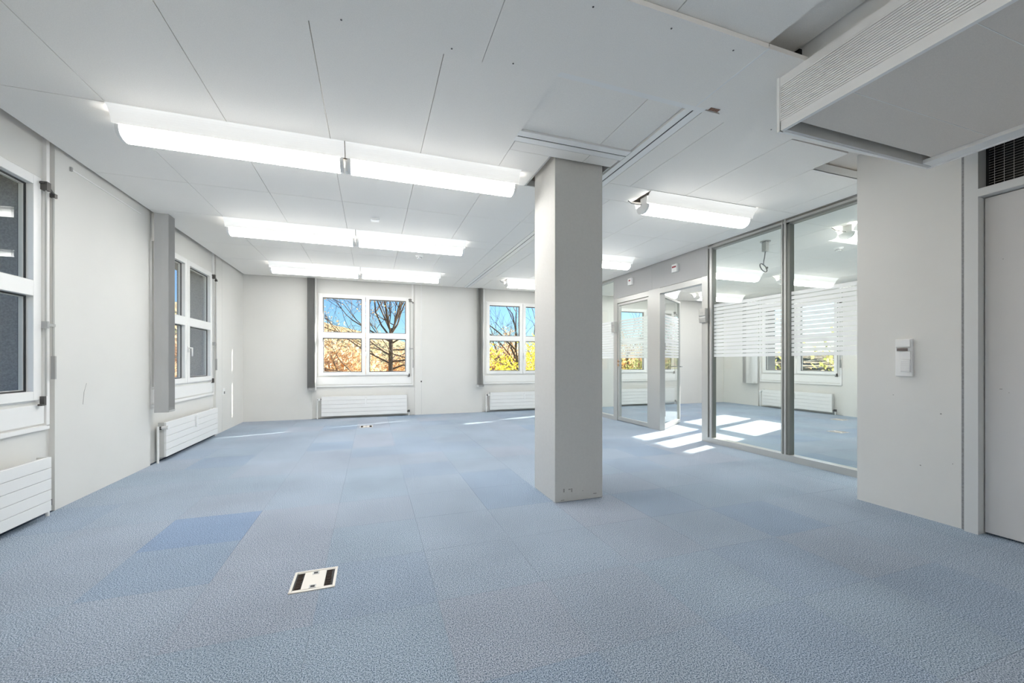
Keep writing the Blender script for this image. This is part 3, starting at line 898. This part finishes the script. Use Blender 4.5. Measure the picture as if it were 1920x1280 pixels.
# ------------------------------------------------------------------ floor boxes
def make_floorbox(sx=0.205, sy=0.208):
    r = empty('floor_box')
    hx, hy = sx / 2, sy / 2
    MB().box(-hx, hx, -hy, -hy + 0.012, 0, 0.004).box(-hx, hx, hy - 0.012, hy, 0, 0.004).box(-hx, -hx + 0.012, -hy, hy, 0, 0.004).box(hx - 0.012, hx, -hy, hy, 0, 0.004).build('rim', 'ivory', r)
    MB().box(-hx + 0.013, hx - 0.013, -hy + 0.013, hy - 0.013, 0.0, 0.0012).build('box_well', 'black', r)
    MB().box(-0.052, 0.050, -hy + 0.015, hy - 0.015, 0.0012, 0.0034).box(-hx + 0.014, hx - 0.014, -hy + 0.014, -hy + 0.022, 0.0012, 0.0034).box(-hx + 0.014, hx - 0.014, hy - 0.022, hy - 0.014, 0.0012, 0.0034).build('lid', 'ivory', r)
    random.seed(5)
    for s_ in (-1, 1):
        b = MB()
        xa, xb = (-0.083, -0.054) if s_ < 0 else (0.052, 0.083)
        for k in range(46):
            y = -0.078 + k * 0.0034
            h = random.uniform(0.0018, 0.0036)
            b.box(xa, xb - random.uniform(0, 0.008), y, y + 0.0022, 0.0013, h)
        tag(b.build('brush_strip', 'brush', r), kind='stuff')
        y = s_ * 0.068
        MB().frame(-0.016, 0.016, y - 0.0155, y + 0.0155, 0.005, 0, 1).build('dummy', 'black') if False else None
        f = MB()
        f.box(-0.017, 0.015, y - 0.016, y - 0.010, 0.0034, 0.0046).box(-0.017, 0.015, y + 0.010, y + 0.016, 0.0034, 0.0046).box(-0.017, -0.011, y - 0.01, y + 0.01, 0.0034, 0.0046).box(0.009, 0.015, y - 0.01, y + 0.01, 0.0034, 0.0046)
        f.build('finger_hole_rim', 'grey_metal', r)
        MB().box(-0.011, 0.009, y - 0.010, y + 0.010, 0.0034, 0.0038).build('finger_hole', 'black', r)
    return r
fb = make_floorbox()
for i, (x, y, lab) in enumerate(((-0.276, 2.280, 'ivory floor socket box with dark brush strips set in the near carpet'),
                                 (-0.09, 7.36, 'small round-slotted floor box far off in front of the back radiator'),
                                 (8.44, 5.30, 'floor socket box in the glazed office, the one nearer its window wall'),
                                 (6.95, 4.38, 'floor socket box in the glazed office, the one nearer the glass'))):
    f = fb if i == 0 else copy_tree(fb)
    f.location = (x, y, 0.0)
    tag(f, lab, 'floor box', 'floor socket boxes in the carpet')

# ------------------------------------------------------------------ wall fittings
sw = tag(empty('wall_controller', (XW, 1.88, 1.14)), 'white wall control panel with small dark display on the pier', 'control panel')
osw = (XW, 1.88, 1.14)
local(MB().box(XW - 0.018, XW, 1.829, 1.928, 1.002, 1.274), 'back_plate', 'white_plastic', sw, osw, 0.002)
local(MB().box(XW - 0.030, XW - 0.018, 1.835, 1.922, 1.215, 1.270), 'upper_cover', 'white_plastic', sw, osw, 0.002)
local(MB().box(XW - 0.034, XW - 0.018, 1.835, 1.890, 1.035, 1.120), 'lower_cover', 'white_plastic', sw, osw, 0.002)
local(MB().box(XW - 0.026, XW - 0.018, 1.835, 1.890, 1.124, 1.185), 'flap', 'white_plastic', sw, osw, 0.002)
local(MB().box(XW - 0.032, XW - 0.0295, 1.848, 1.912, 1.187, 1.207), 'display', 'lcd', sw, osw)
for k in range(6):
    local(MB().box(XW - 0.0348, XW - 0.0338, 1.838, 1.886, 1.045 + k * 0.0125, 1.0458 + k * 0.0125), 'button_line', 'grey_metal', sw, osw)
ls = tag(empty('light_switch', (XL, 7.6, 0.635)), 'small white socket plate low on the left wall near the corner', 'switch')
MB().box(0.0, 0.012, -0.05, 0.05, -0.05, 0.05).build('cover_plate', 'white_plastic', ls, 0.003)
MB().box(0.012, 0.016, -0.01, 0.035, -0.04, 0.0).build('socket_insert', 'cable_grey', ls)
pr = tag(empty('picture_rail', (XL, 4.66, 2.62)), 'thin white hanging rail high on the left wall panel', 'rail')
MB().box(0.0, 0.006, -0.50, 0.50, -0.006, 0.002).build('rail_bar', 'white_paint', pr)
MB().box(0.0, 0.014, -0.53, -0.515, -0.02, 0.012).build('rail_hook', 'grey_metal', pr)

# smoke detectors and small ceiling fittings
sd = tag(empty('smoke_detector', (0.64 * K, 5.937 * K, H)), 'round white smoke detector between second and third lamp rows', 'smoke detector', 'smoke detectors')
MB().disc((0, 0, -0.014), 0.052, 0.014, 24, 0.056).build('base_plate', 'white_plastic', sd)
MB().disc((0, 0, -0.048), 0.026, 0.034, 24, 0.046).build('sensor_head', 'white_plastic', sd)
MB().disc((0, 0, -0.036), 0.040, 0.008, 24, 0.042).build('sensor_slot', 'grey_metal', sd)
sd2 = copy_tree(sd); sd2.location = (6.15, 3.87, H)
tag(sd2, 'round white smoke detector on the ceiling of the glazed office', 'smoke detector', 'smoke detectors')
sg = tag(empty('ceiling_sensor', (0.03 * K, 4.576 * K, H)), 'small white rectangular plate on the ceiling before the second lamp row', 'sensor')
MB().box(-0.045, 0.045, -0.045, 0.045, -0.016, 0).build('housing', 'white_plastic', sg, 0.003)
MB().box(-0.03, 0.03, -0.03, 0.03, -0.018, -0.016).build('cover', 'white_plastic', sg)
# projector stub with coiled cable
pm = tag(empty('projector_mount', (4.91, 3.98, H)), 'grey ceiling mount stub with a coiled cable behind the glass', 'mount')
MB().disc((0, 0, -0.008), 0.062, 0.008, 24).build('ceiling_plate', 'grey_metal', pm)
MB().box(-0.03, 0.03, -0.03, 0.03, -0.135, -0.008).build('mount_stub', 'alu', pm, 0.004)
pts = [(0, 0, -0.13), (-0.012, 0.0, -0.20), (-0.022, 0.005, -0.26)]
for k in range(26):
    a = 0.6 + 2 * PI * k / 12
    pts.append((-0.01 + 0.055 * math.sin(a) * (1 - 0.006 * k), 0.02 + 0.03 * math.cos(a), -0.345 + 0.062 * math.cos(a)))
MB().tube(pts, 0.006, 6).build('coiled_cable', 'cable_grey', pm)
MB().tube([(0.045, 0.02, -0.35), (0.07, 0.03, -0.335)], [0.012, 0.014], 8).build('cable_plug', 'cable_grey', pm)

# ------------------------------------------------------------------ outside
GZ = -4.2
def leaves(b, c, rad, n, size, squash=0.8, rnd=random):
    for _ in range(n):
        while True:
            p = Vector((rnd.uniform(-1, 1), rnd.uniform(-1, 1), rnd.uniform(-1, 1)))
            if p.length < 1: break
        p = Vector((p.x * rad, p.y * rad, p.z * rad * squash)) + Vector(c)
        a = Vector((rnd.gauss(0, 1), rnd.gauss(0, 1), rnd.gauss(0, 1))).normalized()
        u = a.orthogonal().normalized() * size * rnd.uniform(0.6, 1.2)
        w = a.cross(u).normalized() * size * rnd.uniform(0.5, 1.0)
        i = len(b.v)
        b.v += [tuple(p - u), tuple(p - w * .6), tuple(p + u), tuple(p + w * .6)]
        b.f.append((i, i + 1, i + 2, i + 3))
def grow(b, tips, p, d, length, r, depth, rnd, spread=0.55, up=0.12, kids=(2, 3), wob=0.12):
    pts = [p]
    n = 3
    dd = d.copy()
    q = p.copy()
    for k in range(n):
        dd = (dd + Vector((rnd.gauss(0, wob), rnd.gauss(0, wob), rnd.gauss(0, wob) + up * 0.3))).normalized()
        q = q + dd * length / n
        pts.append(q.copy())
    b.tube(pts, r, 5 if depth > 2 else 3, r1=r * 0.62, cap=False)
    if depth <= 2: tips += [Vector(x) for x in pts[1:]]
    if depth == 0: return
    for k in range(rnd.randint(*kids) if depth > 1 else 3):
        t = rnd.choice(pts[1:]) if k else pts[-1]
        nd = (dd + Vector((rnd.gauss(0, spread), rnd.gauss(0, spread), rnd.gauss(0, spread * 0.8) + up))).normalized()
        grow(b, tips, Vector(t), nd, length * rnd.uniform(0.62, 0.85), r * rnd.uniform(0.5, 0.62), depth - 1, rnd, spread, up, kids, wob)
def tree(name, label, loc, h, r, leafm, nleaf, seed, size, bark='bark', trunk_frac=0.3, depth=3, leaf_r=0.6, group=None, spread=0.6, leaf_all=None):
    rnd = random.Random(seed)
    root = empty(name, loc)
    b = MB(); tips = []
    top = Vector((rnd.uniform(-.2, .2), rnd.uniform(-.2, .2), h * trunk_frac))
    b.tube([Vector((0, 0, -0.2)), top * 0.5, top], r, 7, r1=r * 0.8)
    for k in range(5):
        a = 2 * PI * k / 5 + rnd.uniform(-.4, .4)
        d = Vector((math.cos(a) * 0.75, math.sin(a) * 0.75, rnd.uniform(0.5, 1.4))).normalized()
        grow(b, tips, top, d, h * 0.27, r * 0.5, depth, rnd, spread)
    grow(b, tips, top, Vector((0, 0, 1)), h * 0.3, r * 0.65, depth, rnd, spread)
    b.build('trunk', bark, root)
    if nleaf:
        f = MB()
        per = max(1, nleaf // max(1, len(tips)))
        k = nleaf / max(1, len(tips))
        for t in tips:
            m_ = int(k) + (1 if rnd.random() < k - int(k) else 0)
            leaves(f, t, leaf_r, m_, size, 0.8, rnd)
        tag(f.build('foliage', leafm, root), kind='stuff')
    tag(root, label, 'tree', group)
    return root
gr = MB().box(-260, 260, -120, 420, GZ - 1, GZ).build('ground', 'ground')
S(gr, 'dry autumn ground outside the windows', 'ground')
# wooded hills far behind
def hill(name, label, cx, cy, lx, ly, hh, seed):
    rnd = random.Random(seed)
    b = MB()
    nx, ny = 60, 24
    ph = [rnd.uniform(0, 6) for _ in range(6)]
    for j in range(ny + 1):
        for i in range(nx + 1):
            u, v = i / nx * 2 - 1, j / ny * 2 - 1
            e = max(0, (1 - u * u)) ** 0.8 * max(0, (1 - v * v)) ** 0.7
            z = hh * e * (1 + 0.15 * math.sin(5 * u + ph[0]) + 0.08 * math.sin(11 * u + ph[1] + v * 3)) + rnd.uniform(0, 1.6) * (e > 0.02)
            b.v.append((cx + u * lx, cy + v * ly, GZ + z))
    for j in range(ny):
        for i in range(nx):
            a = j * (nx + 1) + i
            b.f.append((a, a + 1, a + nx + 2, a + nx + 1))
    o = b.build(name, 'hillside')
    return S(o, label, 'hill')
hill('hill', 'wooded hill on the horizon behind the trees', -120, 260, 200, 90, 33, 3)
hill('hill', 'wooded ridge seen through the left window', -230, 120, 80, 220, 44, 5)
hill('hill', 'low ridge beyond the glazed office windows', 260, 140, 80, 260, 9, 8)
# the big bare tree
rnd = random.Random(21)
bt = tag(empty('bare_tree', (0.9, 21.5, GZ)), 'large bare tree with spreading branches outside the back window', 'tree')
b = MB(); tips = []
b.tube([(0, 0, -0.2), (0.05, 0, 2.5), (0.0, 0, 5.0), (0.02, 0, 7.0)], [0.17, 0.14, 0.115, 0.095], 9)
for (z, a, up_, ln) in ((4.6, 3.2, 0.05, 2.3), (4.9, 0.1, 0.28, 2.0), (5.2, 3.0, 0.18, 2.4), (5.3, -0.5, 0.05, 2.0), (5.6, 2.4, 0.1, 2.0), (5.9, 0.5, 0.1, 1.9), (4.3, 2.8, -0.02, 2.4), (6.3, 3.3, 0.4, 2.1), (6.2, -0.2, 0.45, 2.0), (5.0, 1.5, 0.2, 2.0), (5.4, 4.4, 0.2, 2.0)):
    d = Vector((math.cos(a), math.sin(a), up_)).normalized()
    grow(b, tips, Vector((0, 0, z)), d, ln, 0.045, 4, rnd, 0.42, 0.05, (2, 4), 0.12)
for k in range(8):
    a = 2 * PI * k / 8 + rnd.uniform(-.3, .3)
    q_ = rnd.uniform(0.3, 0.75)
    d = Vector((math.cos(a) * q_, math.sin(a) * q_, 1.0)).normalized()
    grow(b, tips, Vector((0, 0, rnd.uniform(6.5, 6.95))), d, rnd.uniform(1.7, 2.3), 0.05, 4, rnd, 0.36, 0.10, (2, 4), 0.12)
b.build('trunk', 'bark', bt)
f = MB()
for t in tips[::3]: leaves(f, t, 0.35, 1, 0.05, 1, rnd)
tag(f.build('foliage', 'leaf_orange', bt), kind='stuff')
# background trees: rows of autumn trees
rnd = random.Random(4)
spec = []
ORD = 'first second third fourth fifth sixth seventh eighth ninth tenth eleventh twelfth thirteenth fourteenth fifteenth'.split()
kinds = [('leaf_tan', 'tan leaved'), ('leaf_orange', 'orange leaved'), ('leaf_tan', 'brown leaved'), ('leaf_tan', 'sandy leaved')]
for k in range(15):
    x = -10 + k * 3.0 + rnd.uniform(-.8, .8)
    spec.append((x, (30, 36, 33)[k % 3] + rnd.uniform(-1, 1), rnd.uniform(7.4, 9.0), kinds[k % 4]))
for k, (x, y, h, (lm, ln)) in enumerate(spec):
    tree('autumn_tree', '%s tree, %s from the left in the wood beyond the back windows' % (ln, ORD[k]), (x, y, GZ), h, 0.13, lm, 5200, 100 + k, 0.15, 'bark_pale', 0.15, 3, 0.95, 'autumn trees beyond the back windows')
for k in range(5):
    tree('autumn_tree', 'tan leaved tree outside the left window, %s counting outward from the house' % ORD[k], (-9.5 - k * 3.2, 20 + k * 4.5 + (k % 2) * 3, GZ), 7.6 + (k % 2), 0.16, 'leaf_tan', 2600, 200 + k, 0.16, 'bark_pale', 0.2, 3, 0.85, 'trees outside the left windows')
for k in range(6):
    tree('autumn_tree', '%s leaved tree west of the house, %s from the viewer side' % ('orange' if k % 2 else 'tan', ORD[k]), (-14.5 - (k % 2) * 4, -1 + k * 3.6, GZ), 7.4 + (k % 3) * 0.5, 0.14, 'leaf_orange' if k % 2 else 'leaf_tan', 2600, 400 + k, 0.16, 'bark_pale', 0.2, 3, 0.9, 'trees outside the left windows')
for k in range(7):
    tree('autumn_tree', '%s leaved low tree outside the glazed office, %s counting away from the viewer' % ('sandy' if k % 2 else 'green', ORD[k]), (19 + (k % 2) * 3.5, 1 + k * 4.0, GZ), 6.9 + (k % 3) * 0.4, 0.12, 'leaf_tan' if k % 2 else 'leaf_green', 2600, 300 + k, 0.15, 'bark_pale', 0.2, 3, 0.8, 'low trees outside the glazed office')
# yellow bush and bare poplars by the second window
yb_ = tree('yellow_tree', 'bright yellow leafed tree outside the window next to the column', (7.3, 18.5, GZ), 7.0, 0.13, 'leaf_yellow', 6500, 41, 0.085, 'bark_pale', 0.25, 3, 0.55)
tree('yellow_tree', 'smaller yellow green tree low in front of the bare trunk', (0.2, 24.5, GZ), 4.6, 0.08, 'leaf_yellow', 1500, 43, 0.07, 'bark_pale', 0.3, 3, 0.4)
tree('bare_tree', 'thin bare tree behind the yellow one', (9.0, 24.0, GZ), 11.0, 0.14, None, 0, 51, 0.1, 'bark', 0.25, 4, 0.5, None, 0.42)
tree('bare_tree', 'thin bare tree right of the yellow one, toward the column', (11.6, 26.0, GZ), 12.0, 0.15, None, 0, 53, 0.1, 'bark', 0.22, 4, 0.5, None, 0.42)
tree('bare_tree', 'bare tree outside the back window of the glazed office', (19.5, 27.0, GZ), 11.0, 0.15, None, 0, 57, 0.1, 'bark', 0.22, 4, 0.5, None, 0.42)
